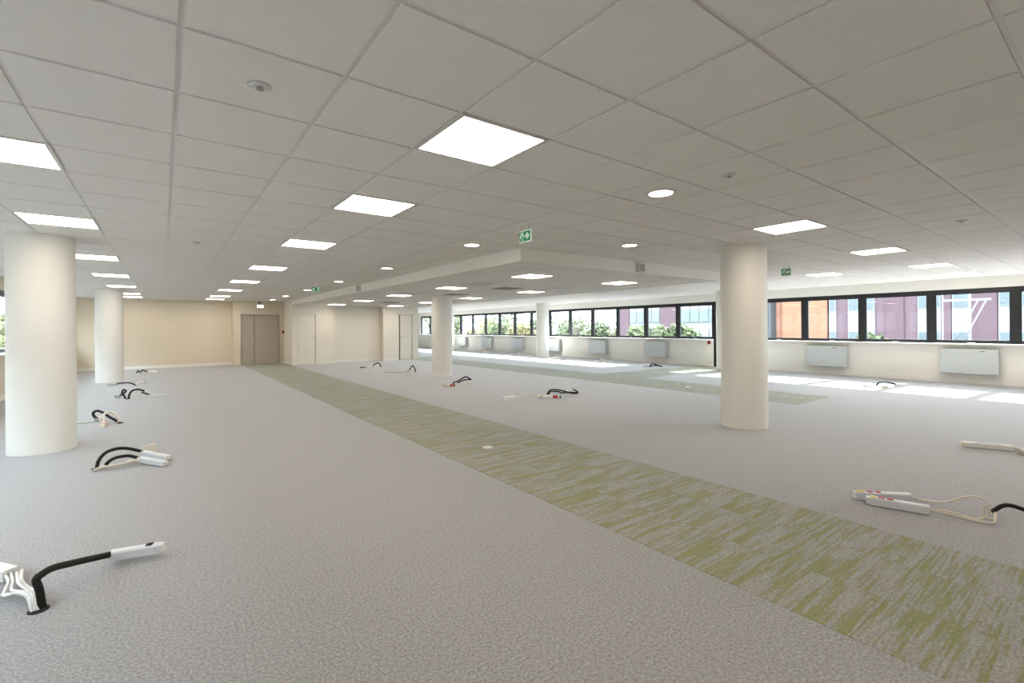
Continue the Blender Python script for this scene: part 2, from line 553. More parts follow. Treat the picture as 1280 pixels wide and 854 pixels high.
dd = MB()
dd.box(8.40, 8.42, 19.738, 19.80, 0, 2.055).box(9.06, 9.08, 19.738, 19.80, 0, 2.055).box(8.42, 9.06, 19.738, 19.80, 2.03, 2.055)
dd = struct(dd.build('door_3', M_TRIM), 'white door standing ajar with a dark gap near the windows', 'door')
lf = MB().bevbox(-0.562, 0, -0.02, 0.02, 0.01, 2.025, 0.003).build('door_leaf', M_DOORW, dd,
                                                                Matrix.Translation((9.055, 19.79, 0)) @ Matrix.Rotation(math.radians(-2), 4, 'Z'))
MB().tube([(-0.5, -0.02, 1.05), (-0.5, -0.07, 1.05), (-0.42, -0.07, 1.05)], 0.012, sub=3).build('handle', M_STEEL, lf)
MB().box(8.42, 8.49, 19.83, 19.84, 0.001, 2.03).build('gap_shade_sheet', M_DARK, dd)  # black sheet paints the shade inside the ajar opening

# ---------------------------------------------------------------- ceiling
cm = MB()
cm.box(XL - W, XR + W, YB - 0.2, YF + 0.2, ZC + 0.0085, ZC + 0.2)
ceiling = struct(cm.build('ceiling', M_TBAR), 'white suspended tile ceiling with recessed grid over the office', 'ceiling')

PANELS = {  # LED panels (cell x, cell y); unseen ones at negative y added for light
    'walk': [(2, -8), (2, -3), (2, 1), (2, 4), (2, 8), (2, 13), (2, 18), (2, 23), (2, 28), (2, 31)],
    'left': [(-2, -8), (-2, -3), (-2, 4), (-2, 8), (-2, 13), (-2, 18), (-2, 23), (-2, 28), (-2, 31)],
    'right': [(9, -8), (9, -3), (9, 1), (14, -8), (14, -3), (14, 1), (19, -8), (19, -3), (19, 1), (23, 1), (19, 4)],
}
SPOTS = [(5, 1), (8, 4), (5, 6), (5, 11), (5, 16), (5, 21), (5, 26), (5, 30)]
taken = {c for r in PANELS.values() for c in r}


def project(X, Y, Z):
    s, c = math.sin(YAW), math.cos(YAW)
    r, d_ = X * c - Y * s, X * s + Y * c
    if d_ < 0.3:
        return None
    return 640 + FPX * r / d_, HZ - FPX * (Z - CAM_H) / d_


G = 0.012                                         # half of the visible grid
full, cut = [], MB()
i0, i1 = int((XL - GX) // T), int((XR - GX) // T)
j0, j1 = int((YB - GY) // T), int((YF - GY) // T)
for i in range(i0, i1 + 1):
    for j in range(j0, j1 + 1):
        if (i, j) in taken:
            continue
        xa, ya = GX + i * T, GY + j * T
        x0, x1, y0, y1 = max(xa + G, XL), min(xa + T - G, XR), max(ya + G, YB), min(ya + T - G, YF)
        cx, cy = xa + T / 2, ya + T / 2
        if cx > SX0 and cx < SX1 - 0.1 and cy > SY0 + 0.3:
            continue                                # above the soffit and the core
        if cy > YE and cx < 9.3:
            continue
        if x1 - x0 < 0.02 or y1 - y0 < 0.02:
            continue
        whole = x1 - x0 > 0.57 and y1 - y0 > 0.57
        p = [project(xa + a, ya + b, ZC) for a, b in ((0, 0), (T, 0), (T, T), (0, T))]
        area = 0
        if all(p):
            mx, my = sum(q[0] for q in p) / 4, sum(q[1] for q in p) / 4
            if -60 < mx < 1340 and -60 < my < 860:
                area = abs(sum(p[k][0] * p[(k + 1) % 4][1] - p[(k + 1) % 4][0] * p[k][1] for k in range(4))) / 2
        full.append((area if whole else 0, x0, x1, y0, y1, cx, cy))
full.sort(key=lambda t: -t[0])
CT = MB().box(-T / 2 + G, T / 2 - G, -T / 2 + G, T / 2 - G, ZC, ZC + 0.008).mesh('ceiling_tile')
CT.materials.append(M_TILE)
for n_, t in enumerate(full):
    if n_ < 298 and t[0] > 0:
        o = link('ceiling_tile', CT, ceiling)
        o.location = (t[5], t[6], 0)
    else:
        cut.box(t[1], t[2], t[3], t[4], ZC, ZC + 0.008)
rest = cut.build('ceiling_tiles', M_TILE, ceiling)
rest['kind'] = 'stuff'

# ---------------------------------------------------------------- dropped soffit
sf = MB()
sf.box(SX0, SX1, SY0, SY0 + 0.02, ZS, ZC + 0.005).box(SX0, SX0 + 0.02, SY0 + 0.02, SY1, ZS, ZC + 0.005)
sf.box(SX1 - 0.02, SX1, SY0 + 0.02, SY1, ZS, ZC + 0.005)
sf.box(SX0 + 0.02, SX1 - 0.02, SY0 + 0.02, SY1, ZS + 0.012, ZS + 0.03)
SGX, SGY = 5.42 - 0.3 - 3 * T, 6.67 - 0.3 - 3 * T       # soffit grid origin
soff_p = [(5.42, 6.67), (7.82, 6.67), (5.42, 9.67), (7.82, 9.67), (5.42, 12.67), (7.82, 12.67), (5.42, 15.67), (7.82, 15.67), (7.82, 18.67), (5.42, 18.67)]
soff_v = [(5.42, 8.47), (5.42, 12.07), (7.82, 8.47)]
soff_g = [(6.62, 9.07), (6.62, 11.47), (6.62, 16.27)]
stak = {(round((a - SGX) / T - 0.5), round((b - SGY) / T - 0.5)) for a, b in soff_p + soff_v + soff_g}
soffit = struct(sf.build('soffit', M_SOFF), 'dropped cream soffit box with tiled underside over the central bay', 'soffit')
for i in range(0, 9):
    for j in range(0, 26):
        if (i, j) in stak:
            continue
        x0, x1 = max(SGX + i * T + G, SX0 + 0.03), min(SGX + (i + 1) * T - G, SX1 - 0.03)
        y0, y1 = max(SGY + j * T + G, SY0 + 0.03), min(SGY + (j + 1) * T - G, SY1 - 0.01)
        if x1 - x0 < 0.03 or y1 - y0 < 0.03:
            continue
        if x1 - x0 > 0.57 and y1 - y0 > 0.57:
            o = link('ceiling_tile', CT, soffit)
            o.location = ((x0 + x1) / 2, (y0 + y1) / 2, ZS + 0.001 - ZC)
        else:
            MB().box(x0, x1, y0, y1, ZS + 0.001, ZS + 0.012).build('ceiling_tile', M_TILE, soffit)
for n_, (s_, lab) in enumerate([((6.62, SY0 - 0.06, 2.43), 'small grey speaker box on the soffit front by the exit sign'), ((SX0 - 0.06, 11.9, 2.44), 'small grey speaker box high on the long side of the soffit')]):
    e = empty('wall_speaker', (s_[0], s_[1], s_[2]), 0 if n_ == 0 else -math.pi / 2)
    MB().bevbox(-0.075, 0.075, -0.005, 0.06, -0.075, 0.075, 0.008).build('housing', M_WHITE, e)
    MB().bevbox(-0.062, 0.062, -0.014, -0.004, -0.062, 0.062, 0.004).build('speaker_grille', M_SPKR, e)
    tag(e, lab, 'speaker')

# ---------------------------------------------------------------- luminaires
proto = None


def led_panel(x, y, z, label, group):
    global proto
    if proto is None:
        e = empty('ceiling_light', (x, y, z))
        f = MB()
        a, b = T / 2 - 0.003, 0.275
        f.box(-a, a, -a, -b, -0.004, 0.011).box(-a, a, b, a, -0.004, 0.011).box(-a, -b, -b, b, -0.004, 0.011).box(b, a, -b, b, -0.004, 0.011)
        f.build('frame', M_WHITE, e)
        MB().box(-b, b, -b, b, -0.001, 0.008).build('diffuser', M_LED, e)
        proto = e
        o = e
    else:
        o = copy_thing(proto, (x, y, z))
    tag(o, label, 'ceiling light', group)


ORD = ['first', 'second', 'third', 'fourth', 'fifth', 'sixth', 'seventh', 'eighth', 'ninth', 'tenth']


def put(cells, fmt, group):
    for n, (i, j) in enumerate(cells):
        led_panel(GX + (i + 0.5) * T, GY + (j + 0.5) * T, ZC, fmt.format(ORD[n]), group)


put(sorted(PANELS['walk'], key=lambda c: -c[1]), 'square LED panel, {} from the end wall in the ceiling row beside the green walkway', 'LED panels along the walkway')
put(sorted(PANELS['left'], key=lambda c: -c[1]), 'square LED panel, {} from the end wall in the ceiling row over the left columns', 'LED panels above the left columns')
put([c for c in PANELS['right'] if c[1] == 1], 'square LED panel, {} in the row running from the round column to the near windows', 'LED panels by the near windows')
put([c for c in PANELS['right'] if c[1] == 4], 'square LED panel alone beside the pale exit sign near the windows', 'LED panels by the near windows')
for i, j in [c for c in PANELS['right'] if c[1] < 0]:  # unseen panels behind the camera, added to brighten the room
    led_panel(GX + (i + 0.5) * T, GY + (j + 0.5) * T, ZC, 'square LED panel, unseen, added for light in the rear ceiling bays', 'added LED panels in the rear bays')
for xx, nm in ((5.42, 'green walkway'), (7.82, 'far windows')):
    for n, c in enumerate(sorted([c for c in soff_p if c[0] == xx], key=lambda c: -c[1])):
        led_panel(c[0], c[1], ZS + 0.001, 'square soffit LED panel, %s from the core wall in the row towards the %s' % (ORD[n], nm), 'LED panels in the soffit')

dp = None
for n_, (i, j) in enumerate(SPOTS):
    x, y = GX + (i + 0.5) * T, GY + (j + 0.5) * T
    lab = ('round downlight, %s from the double door in the row along the soffit' % ORD[min(7 - n_, 9)], 'downlights along the soffit')
    if (i, j) == (8, 4):
        lab = ('round downlight in front of the short soffit face with the speaker', None)
    if (i, j) == (5, 1):
        lab = ('large bright round downlight alone in the ceiling above the green walkway', None)
    if dp is None:
        dp = empty('downlight', (x, y, ZC))
        MB().ring((0, 0), 0.122, 0.098, -0.008, 0.0, 32).build('trim_ring', M_WHITE, dp)
        MB().cyl((0, 0), 0.100, -0.005, 0.0, 32).build('lens', M_SPOT, dp)
        o = dp
    else:
        o = copy_thing(dp, (x, y, ZC))
    if 'group' in o:
        del o['group']
    tag(o, lab[0], 'downlight', lab[1])

dp = None
for x, y, lab in [(0.365, 2.42, 'white ceiling detector with dark centre between the walkway lights and column'), (3.378, 1.83, 'small ceiling detector near the large lone downlight'),
                  (6.92, 1.17, 'small ceiling detector over the carpet by the near windows'), (0.36, 7.23, 'small ceiling detector between the two rows of LED panels')]:
    if dp is None:
        dp = empty('ceiling_detector', (x, y, ZC))
        MB().cyl((0, 0), 0.032, -0.010, 0.0, 28, r2=0.052).build('base', M_WHITE, dp)
        MB().cyl((0, 0), 0.015, -0.020, -0.010, 20).build('sensor', M_SPKR, dp)
        o = dp
    else:
        o = copy_thing(dp, (x, y, ZC))
    tag(o, lab, 'detector')

for k, (x, y) in enumerate(soff_v):                # slotted air diffusers
    e = empty('air_diffuser', (x, y, ZS))
    a = 0.288
    f = MB().box(-a, a, -a, -a + 0.05, -0.004, 0.011).box(-a, a, a - 0.05, a, -0.004, 0.011).box(-a, -a + 0.05, -a + 0.05, a - 0.05, -0.004, 0.011).box(
        a - 0.05, a, -a + 0.05, a - 0.05, -0.004, 0.011)
    f.build('frame', M_WHITE, e)
    MB().box(-a + 0.05, a - 0.05, -a + 0.05, a - 0.05, 0.006, 0.011).build('backing', M_DARK, e)
    for q in range(6):
        yy = -0.2 + q * 0.08
        MB().box(-a + 0.05, a - 0.05, yy - 0.012, yy + 0.012, -0.006, 0.005).build('slat', M_WHITE, e)
    MB().box(-0.014, 0.014, -a + 0.05, a - 0.05, -0.0075, -0.006).build('cross_bar', M_WHITE, e)
    tag(e, ('slotted air diffuser in the soffit row towards the walkway, closer to the exit sign', 'slotted air diffuser in the soffit row towards the walkway, behind the soffit column', 'slotted air diffuser in the soffit row towards the far windows')[k], 'air diffuser', 'slotted diffusers in the soffit')
for k, (x, y) in enumerate(soff_g):                # perforated return grilles
    e = empty('return_grille', (x, y, ZS))
    a = 0.288
    MB().box(-a, a, -a, -a + 0.03, -0.002, 0.011).box(-a, a, a - 0.03, a, -0.002, 0.011).box(-a, -a + 0.03, -a + 0.03, a - 0.03, -0.002, 0.011).box(
        a - 0.03, a, -a + 0.03, a - 0.03, -0.002, 0.011).build('frame', M_GRIL, e)
    MB().box(-a + 0.03, a - 0.03, -a + 0.03, a - 0.03, 0.003, 0.011).build('mesh_panel', M_GRIL, e)
    tag(e, 'dark grey perforated air grille in the soffit, %s from the core wall' % ORD[2 - k], 'air grille', 'return grilles in the soffit')
e = empty('sprinkler', (7.75, 12.05, ZS))
MB().cyl((0, 0), 0.03, -0.006, 0.0, 20).build('rosette', M_WHITE, e)
MB().cyl((0, 0), 0.012, -0.035, -0.006, 12).build('nozzle', M_DARK, e)
tag(e, 'tiny dark sprinkler head in the soffit beside an LED panel', 'sprinkler')

# ---------------------------------------------------------------- exit signs


def arrow(u0, s, left=False):
    k = -1 if left else 1
    pts = [(-0.036, 0.012), (0.000, 0.012), (-0.012, 0.030), (0.008, 0.030), (0.038, 0.0), (0.008, -0.030), (-0.012, -0.030), (0.000, -0.012), (-0.036, -0.012)]
    pts = [(u0 + k * a * s, b * s) for a, b in pts]
    return pts if k > 0 else pts[::-1]


def exit_sign(loc, rz, label, w, h, man_u, arrow_u, left, stem, green=M_SIGNG, white=M_SIGNW):
    e = empty('exit_sign', loc, rz)               # local: x across, -y towards the viewer, z up
    MB().bevbox(-w / 2, w / 2, -0.012, 0.012, -h / 2, h / 2, 0.003).build('housing', white, e)
    MB().box(-w / 2 + 0.006, w / 2 - 0.006, -0.0135, -0.012, -h / 2 + 0.012, h / 2 - 0.012).build('sign_face', green, e)
    s = h / 0.13 * 1.15
    o, u, v, wv = (0, -0.0135, 0), (1, 0, 0), (0, 0, 1), (0, -1, 0)
    MB().prism(arrow(arrow_u, s, left), o, u, v, wv, 0.0015).build('arrow', white, e)
    m = MB()                                        # doorway and running figure
    m.prism([(man_u + a * s, b * s) for a, b in ((0.002, -0.038), (0.030, -0.038), (0.030, 0.038), (0.002, 0.038))], o, u, v, wv, 0.0012)
    m2 = MB()
    m.prism([(man_u + a * s, b * s) for a, b in ((-0.030, -0.034), (-0.022, -0.036), (-0.014, -0.012), (0.001, -0.012), (0.001, 0.010), (-0.010, 0.016), (-0.028, 0.006), (-0.026, -0.002), (-0.016, 0.0))], o, u, v, wv, 0.0012)
    m.prism([(man_u - 0.008 * s + 0.008 * s * math.cos(t), 0.027 * s + 0.008 * s * math.sin(t)) for t in [k * math.pi / 5 for k in range(10)]], o, u, v, wv, 0.0012)
    m.build('pictogram', white, e)
    m2.prism([(man_u + a * s, b * s) for a, b in ((0.004, -0.036), (0.014, -0.018), (0.022, -0.030), (0.026, -0.026), (0.016, 0.006), (0.004, 0.012))], (0, -0.0147, 0), u, v, wv, 0.0008)
    m2.build('figure', green, e)
    for sx in (-0.3, 0.3):
        MB().box(sx * w - 0.004, sx * w + 0.004, -0.004, 0.004, h / 2 - 0.002, h / 2 + stem).build('hanger', M_STEEL, e)
    tag(e, label, 'exit sign')


exit_sign((3.2, 4.045, 2.418), -math.pi / 2, 'green exit sign with white arrow hanging by the soffit corner', 0.205, 0.132, -0.054, 0.044, False, 0.056)
exit_sign((3.14, 12.6, 2.425), 0, 'green exit sign hanging beside the row of downlights along the soffit', 0.225, 0.118, 0.055, -0.055, True, 0.056)
exit_sign((9.4, 4.0, 2.42), -math.pi / 2, 'pale green exit sign hanging in front of the near windows', 0.17, 0.14, -0.04, 0.045, True, 0.05, white=M_WHITE)
e = empty('exit_lamp', (3.15, 21.25, 2.33))
MB().bevbox(-0.125, 0.125, -0.05, 0.0, -0.065, 0.065, 0.008).build('housing', M_WHITE, e)
MB().box(-0.115, 0.115, -0.053, -0.05, -0.055, 0.055).build('diffuser', M_LAMPW, e)
MB().prism(arrow(0.05, 0.9), (0, -0.053, 0), (1, 0, 0), (0, 0, 1), (0, -1, 0), 0.001).build('arrow', M_GRIL, e)
MB().box(-0.075, -0.035, -0.054, -0.053, -0.035, 0.035).build('pictogram', M_GRIL, e)
tag(e, 'bright white emergency exit lamp above the grey double door', 'exit lamp')
e = empty('motion_sensor', (3.13, 21.25, 2.47))
MB().bevbox(-0.045, 0.045, -0.06, 0, -0.04, 0.04, 0.01).build('housing', M_GRNP, e)
MB().bevbox(-0.03, 0.03, -0.066, -0.058, -0.03, 0.01, 0.003).build('lens', M_SPKR, e)
tag(e, 'small dark green sensor box over the exit lamp', 'sensor')


def call_point(loc, rz, label):
    e = empty('call_point', loc, rz)
    MB().bevbox(-0.05, 0.05, -0.04, 0, -0.055, 0.055, 0.006).build('housing', M_RED, e)
    MB().box(-0.03, 0.03, -0.043, -0.04, -0.03, 0.03).build('button', M_DARK, e)
    tag(e, label, 'call point')


call_point((4.0, 21.25, 1.29), 0, 'red fire call point on the wall beside the grey double door')
call_point((XR, 9.13, 0.84), -math.pi / 2, 'red call point low on the window wall by the terrace door')
# ---------------------------------------------------------------- columns


def column(x, y, top, label, skirt=False):
    e = empty('column', (x, y, 0))
    R = 0.302
    MB().cyl((0, 0), R, 0, top, 72, caps=False).build('shaft', M_COL, e)
    MB().ring((0, 0), R + 0.004, R - 0.01, top - 0.012, top, 72).build('ceiling_collar', M_COL, e)
    if skirt:
        MB().ring((0, 0), R + 0.008, R - 0.01, 0, 0.10, 72).build('skirting', M_TRIM, e)
    tag(e, label, 'column')


column(-1.155, 7.83, ZC, 'round white column standing closest to the row of black floor leads')
column(6.64, 3.40, ZC, 'round white column standing on the grey carpet in front of the soffit')
column(-1.175, 16.93, ZC, 'round white column near the blank cream end wall')
column(6.64, 12.42, ZS, 'round white column with low skirting carrying the soffit', True)
column(14.4, 16.95, ZC, 'slim looking white column beside the far window run', True)
column(14.36, 7.90, ZC, 'white column before the black terrace door, mostly behind another column')
column(14.4, 25.95, ZC, 'distant white column by the far windows behind the soffit column', True)

# ---------------------------------------------------------------- radiators
rp = None
for y in (-1.0, 1.97, 4.95, 10.80, 13.80, 16.75, 19.65, 22.60, 25.45):
    fars = [10.80, 13.80, 16.75, 19.65, 22.60, 25.45]
    nears = [4.95, 1.97, -1.0]
    lab = 'white wall convector, %s from the terrace door under the %s windows' % (ORD[(nears if y < 8 else fars).index(y)], 'near' if y < 8 else 'far')
    grp = 'convectors under the %s windows' % ('near' if y < 8 else 'far')
    if rp is None:
        rp = empty('radiator', (XR - 0.022, y, 0))
        MB().bevbox(-0.185, -0.02, 0, 1.0, 0.24, 0.825, 0.012).build('body', M_RAD, rp)
        MB().box(-0.19, -0.184, 0.02, 0.98, 0.26, 0.80).build('front_panel', M_RAD, rp)
        MB().box(-0.192, -0.19, 0.22, 0.31, 0.772, 0.785).build('control_slot', M_DARK, rp)
        g = MB()
        for q in range(16):
            g.box(-0.17, -0.05, 0.05 + q * 0.057, 0.05 + q * 0.057 + 0.03, 0.825, 0.828)
        g.build('top_grille', M_GRIL, rp)
        MB().box(-0.02, 0, 0.1, 0.9, 0.35, 0.7).build('wall_bracket', M_STEEL, rp)
        o = rp
    else:
        o = copy_thing(rp, (XR - 0.022, y, 0))
    tag(o, lab, 'radiator', grp)

# ---------------------------------------------------------------- floor leads


def socket_box(parent, a, b, w=0.062, h=0.055, mat=None, sockets=(), end=None, name='socket_box', side=False):
    """long plastic box from floor point a to b (z = centre line)"""
    a, b = Vector(a), Vector(b)
    L = (b - a).length
    m = MB()
    bv = 0.008
    prof = [(-w / 2, -h / 2), (w / 2, -h / 2), (w / 2, h / 2 - bv), (w / 2 - bv, h / 2), (-w / 2 + bv, h / 2), (-w / 2, h / 2 - bv)]
    m.prism(prof, (0, 0, 0), (0, 1, 0), (0, 0, 1), (1, 0, 0), L)
    x = (b - a).normalized()
    yv = Vector((0, 0, 1)).cross(x).normalized()
    z = x.cross(yv)
    mat4 = Matrix.Translation(a) @ Matrix((x, yv, z)).transposed().to_4x4()
    o = m.build(name, mat or M_GBOX, parent, parent.matrix_world.inverted() @ mat4 if False else Matrix.Translation(-parent.location) @ mat4)
    for pos, ln, sm in sockets:
        if side:                                   # socket wraps over the side faces too
            MB().bevbox(pos * L, pos * L + ln, -w / 2 - 0.003, w / 2 + 0.003, -h * 0.28, h / 2 + 0.004, 0.002).build('socket', sm, o)
            continue
        MB().bevbox(pos * L, pos * L + ln, -w * 0.30, w * 0.30, h / 2 - 0.002, h / 2 + 0.006, 0.002).build('socket', sm, o)
    if end:
        MB().bevbox(L - 0.004, L + 0.02, -w / 2 + 0.003, w / 2 - 0.003, -h / 2 + 0.003, h / 2 - 0.004, 0.003).build('end_cap', end, o)
    return o


def lead(name, label, cat, base, group=None):
    e = empty(name, base)
    tag(e, label, cat, group)
    return e


def path(parent, pts, r, mat, name, ribs=0.0, n=10):
    # keep the hose on or above the carpet
    base = parent.location
    q = [Vector((p[0], p[1], max(p[2], r + 0.001) if i not in (0, len(pts) - 1) else p[2])) - base for i, p in enumerate(pts)]
    return MB().tube(q, r, n=n, ribs=ribs, sub=6, step=0.009).build(name, mat, parent)


def outlet(parent, x, y, r=0.05):
    MB().ring((x - parent.location[0], y - parent.location[1]), r, r * 0.78, 0.0, 0.004, 24).build('outlet_ring', M_BLACK, parent)
    MB().cyl((x - parent.location[0], y - parent.location[1]), r * 0.79, 0.0005, 0.002, 24).build('hole_shade_disc', M_DARK, parent)  # black disc on the carpet paints the shade inside the hole


def twisted(parent, pts, r, n, spread, mat=None, name='cable', seed=1):
    """n separate cables along one path"""
    rnd = random.Random(seed)
    for k in range(n):
        ph = rnd.random() * 6.28
        q = []
        for i, p in enumerate(pts):
            s = 0.35 if i in (0, len(pts) - 1) else 1.0
            a = ph + i * 1.3
            q.append((p[0] + spread * s * math.cos(a), p[1] + spread * s * math.sin(a), max(r + 0.002, p[2] + spread * 0.6 * s * math.sin(a * 1.7))))
        path(parent, q, r, mat or M_CABLE, name, n=7)


RC = 0.0165                                        # conduit radius
# 1 - the nearest outlet on the left
e = lead('power_lead', 'long thick black braided conduit rising from the carpet to a single white socket box', 'power lead', (-0.505, 3.37, 0))
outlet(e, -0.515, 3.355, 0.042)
path(e, [(-0.503, 3.376, -0.01), (-0.512, 3.361, 0.098), (-0.521, 3.346, 0.16), (-0.507, 3.368, 0.171), (-0.472, 3.424, 0.172), (-0.408, 3.525, 0.139), (-0.337, 3.639, 0.098), (-0.25, 3.756, 0.055)], 0.0175, M_BLACK, 'conduit', 0.05, 14)
socket_box(e, (-0.262, 3.752, 0.052), (-0.022, 3.672, 0.062), 0.06, 0.052, M_GBOX, ((0.72, 0.035, M_DARK),), M_WHITE)
e = lead('data_lead', 'white data cables running from the carpet hole to a white box', 'data lead', (-0.53, 3.33, 0))
for k, dx in enumerate((-0.012, 0.0, 0.012, 0.022)):
    path(e, [(-0.527 + dx * 0.5, 3.345, -0.03), (-0.535 + dx * 0.7, 3.38, 0.03), (-0.552 + dx, 3.43, 0.055 + 0.008 * (k % 2)), (-0.60 + dx * 1.6, 3.53, 0.045), (-0.655 + dx * 2.2, 3.62 + 0.02 * (k - 1.5), 0.025 + 0.012 * (k % 3)), (-0.67 + dx * 1.5, 3.72, 0.04), (-0.70 + dx * 2.0, 3.84, 0.05)],
         0.0075, M_WHITE, 'cable', n=8)
path(e, [(-0.535, 3.345, -0.03), (-0.548, 3.38, 0.03), (-0.58, 3.46, 0.05), (-0.66, 3.58, 0.03), (-0.80, 3.62, 0.02), (-0.95, 3.66, 0.02)], 0.0075, M_WHITE, 'cable', n=8)
socket_box(e, (-0.695, 3.83, 0.045), (-0.88, 4.08, 0.045), 0.075, 0.06, M_WHITE)
# 2 - two boxes by the left column
e = lead('power_lead', 'black hose arching high to the rear box of a pair by the closest column', 'power lead', (-0.55, 6.41, 0))
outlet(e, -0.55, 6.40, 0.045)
path(e, [(-0.55, 6.413, -0.01), (-0.54, 6.418, 0.072), (-0.488, 6.446, 0.142), (-0.408, 6.488, 0.164), (-0.327, 6.532, 0.149), (-0.242, 6.577, 0.108), (-0.178, 6.585, 0.07)], RC, M_BLACK, 'conduit', 0.05, 12)
socket_box(e, (-0.19, 6.60, 0.064), (0.03, 6.30, 0.040), 0.062, 0.05, M_GBOX, (), M_WHITE)
e = lead('power_lead', 'black hose arching low to the front box of a pair by the closest column', 'power lead', (-0.50, 6.35, 0))
path(e, [(-0.505, 6.37, -0.01), (-0.461, 6.378, 0.057), (-0.402, 6.381, 0.092), (-0.315, 6.386, 0.097), (-0.264, 6.389, 0.081), (-0.195, 6.375, 0.05)], RC, M_BLACK, 'conduit', 0.05, 12)
socket_box(e, (-0.205, 6.385, 0.046), (0.005, 6.07, 0.034), 0.062, 0.05, M_GBOX, (), M_WHITE)
e = lead('data_lead', 'twisted bundle of beige data cables under the paired white boxes', 'data lead', (-0.57, 6.29, 0))
twisted(e, [(-0.571, 6.292, 0.003), (-0.502, 6.282, 0.034), (-0.395, 6.266, 0.038), (-0.308, 6.254, 0.047), (-0.26, 6.255, 0.062), (-0.207, 6.26, 0.045)], 0.006, 7, 0.026, seed=3)
for k, (lab, xx, yy, hh) in enumerate((('short beige data socket standing behind the paired boxes', -0.175, 6.93, 0.075), ('tall beige data socket standing behind the paired boxes', -0.107, 6.89, 0.095))):
    e = lead('data_socket', lab, 'data socket', (xx, yy, 0))
    MB().bevbox(-0.03, 0.03, -0.02, 0.02, 0, hh, 0.005).build('housing', M_BEIGE, e)
    MB().box(-0.018, 0.018, -0.0215, -0.02, hh * 0.45, hh * 0.75).build('port', M_CABLE, e)
# 3
e = lead('power_lead', 'black hose curled over beside a loop of beige cables behind the closest column', 'power lead', (-0.52, 9.32, 0))
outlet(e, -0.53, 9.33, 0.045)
path(e, [(-0.521, 9.32, -0.01), (-0.597, 9.417, 0.043), (-0.67, 9.508, 0.084), (-0.743, 9.6, 0.14), (-0.823, 9.701, 0.168), (-0.874, 9.765, 0.137), (-0.869, 9.759, 0.087), (-0.823, 9.701, 0.04)], 0.019, M_BLACK, 'conduit', 0.05, 12)
socket_box(e, (-0.84, 9.72, 0.03), (-0.77, 9.66, 0.03), 0.06, 0.05, M_GRIL)
e = lead('data_lead', 'loop of beige data cables with pinkish socket beside a curled black hose', 'data lead', (-0.56, 9.34, 0))
twisted(e, [(-0.558, 9.348, 0.0), (-0.568, 9.352, 0.074), (-0.625, 9.375, 0.158), (-0.688, 9.4, 0.152), (-0.735, 9.36, 0.097), (-0.72, 9.22, 0.05)], 0.006, 7, 0.034, seed=5)
socket_box(e, (-0.745, 9.235, 0.026), (-0.675, 9.185, 0.026), 0.05, 0.045, plain('pinkish_beige', (0.78, 0.58, 0.46), 0.5))
socket_box(e, (-0.74, 9.10, 0.02), (-0.68, 9.06, 0.02), 0.05, 0.036, M_BEIGE)
path(e, [(-0.80, 9.70, 0.012), (-0.87, 9.70, 0.012), (-0.938, 9.668, 0.012), (-1.1, 9.674, 0.012)], 0.009, M_CABLE, 'cable')
# 4
e = lead('power_lead', 'black hose arching to a tilted white box resting on a long white box', 'power lead', (-0.57, 12.45, 0))
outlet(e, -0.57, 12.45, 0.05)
path(e, [(-0.569, 12.453, -0.01), (-0.561, 12.454, 0.088), (-0.515, 12.458, 0.164), (-0.442, 12.465, 0.185), (-0.37, 12.472, 0.169), (-0.30, 12.477, 0.128)], 0.018, M_BLACK, 'conduit', 0.05, 12)
socket_box(e, (-0.315, 12.477, 0.135), (-0.15, 12.489, 0.035), 0.06, 0.05, M_WHITE)
e = lead('power_lead', 'long white socket box lying on the carpet under a tilted box', 'power lead', (-0.25, 12.36, 0))
path(e, [(-0.36, 12.42, 0.118), (-0.30, 12.41, 0.098), (-0.23, 12.38, 0.06)], 0.016, M_BLACK, 'conduit', 0.05, 12)
socket_box(e, (-0.265, 12.365, 0.034), (0.077, 12.323, 0.034), 0.075, 0.062, M_GBOX, ((0.35, 0.04, M_WHITE), (0.6, 0.04, M_WHITE)), M_WHITE)
path(e, [(-0.566, 12.394, -0.002), (-0.442, 12.25, 0.012), (-0.265, 12.30, 0.02)], 0.008, M_CABLE, 'cable')
e = lead('power_lead', 'tight upright loop of black hose ending in a grey box', 'power lead', (-0.62, 12.58, 0))
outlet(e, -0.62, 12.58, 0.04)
path(e, [(-0.621, 12.584, -0.01), (-0.663, 12.66, 0.07), (-0.69, 12.70, 0.118), (-0.662, 12.701, 0.175), (-0.625, 12.66, 0.15), (-0.665, 12.71, 0.094), (-0.73, 12.82, 0.05)], 0.018, M_BLACK, 'conduit', 0.05, 12)
socket_box(e, (-0.72, 12.85, 0.034), (-0.81, 12.83, 0.034), 0.12, 0.06, M_SPKR)
# 5
e = lead('power_lead', 'low black hose between a grey box and the carpet near the second column', 'power lead', (-0.56, 15.38, 0))
outlet(e, -0.56, 15.38, 0.04)
path(e, [(-0.958, 15.70, 0.041), (-0.812, 15.592, 0.066), (-0.696, 15.496, 0.066), (-0.614, 15.428, 0.037), (-0.558, 15.381, -0.01)], 0.016, M_BLACK, 'conduit', 0.05)
socket_box(e, (-1.13, 15.65, 0.03), (-0.95, 15.72, 0.03), 0.06, 0.05, M_SPKR)
e = lead('data_lead', 'white data box with a dark round port near the second column', 'data lead', (-0.545, 15.71, 0))
socket_box(e, (-0.545, 15.70, 0.032), (-0.40, 15.80, 0.032), 0.06, 0.06, M_WHITE, (), M_DARK)
path(e, [(-0.545, 15.70, 0.03), (-0.60, 15.62, 0.012), (-0.62, 15.5, 0.012), (-0.57, 15.42, -0.005)], 0.008, M_CABLE, 'cable')
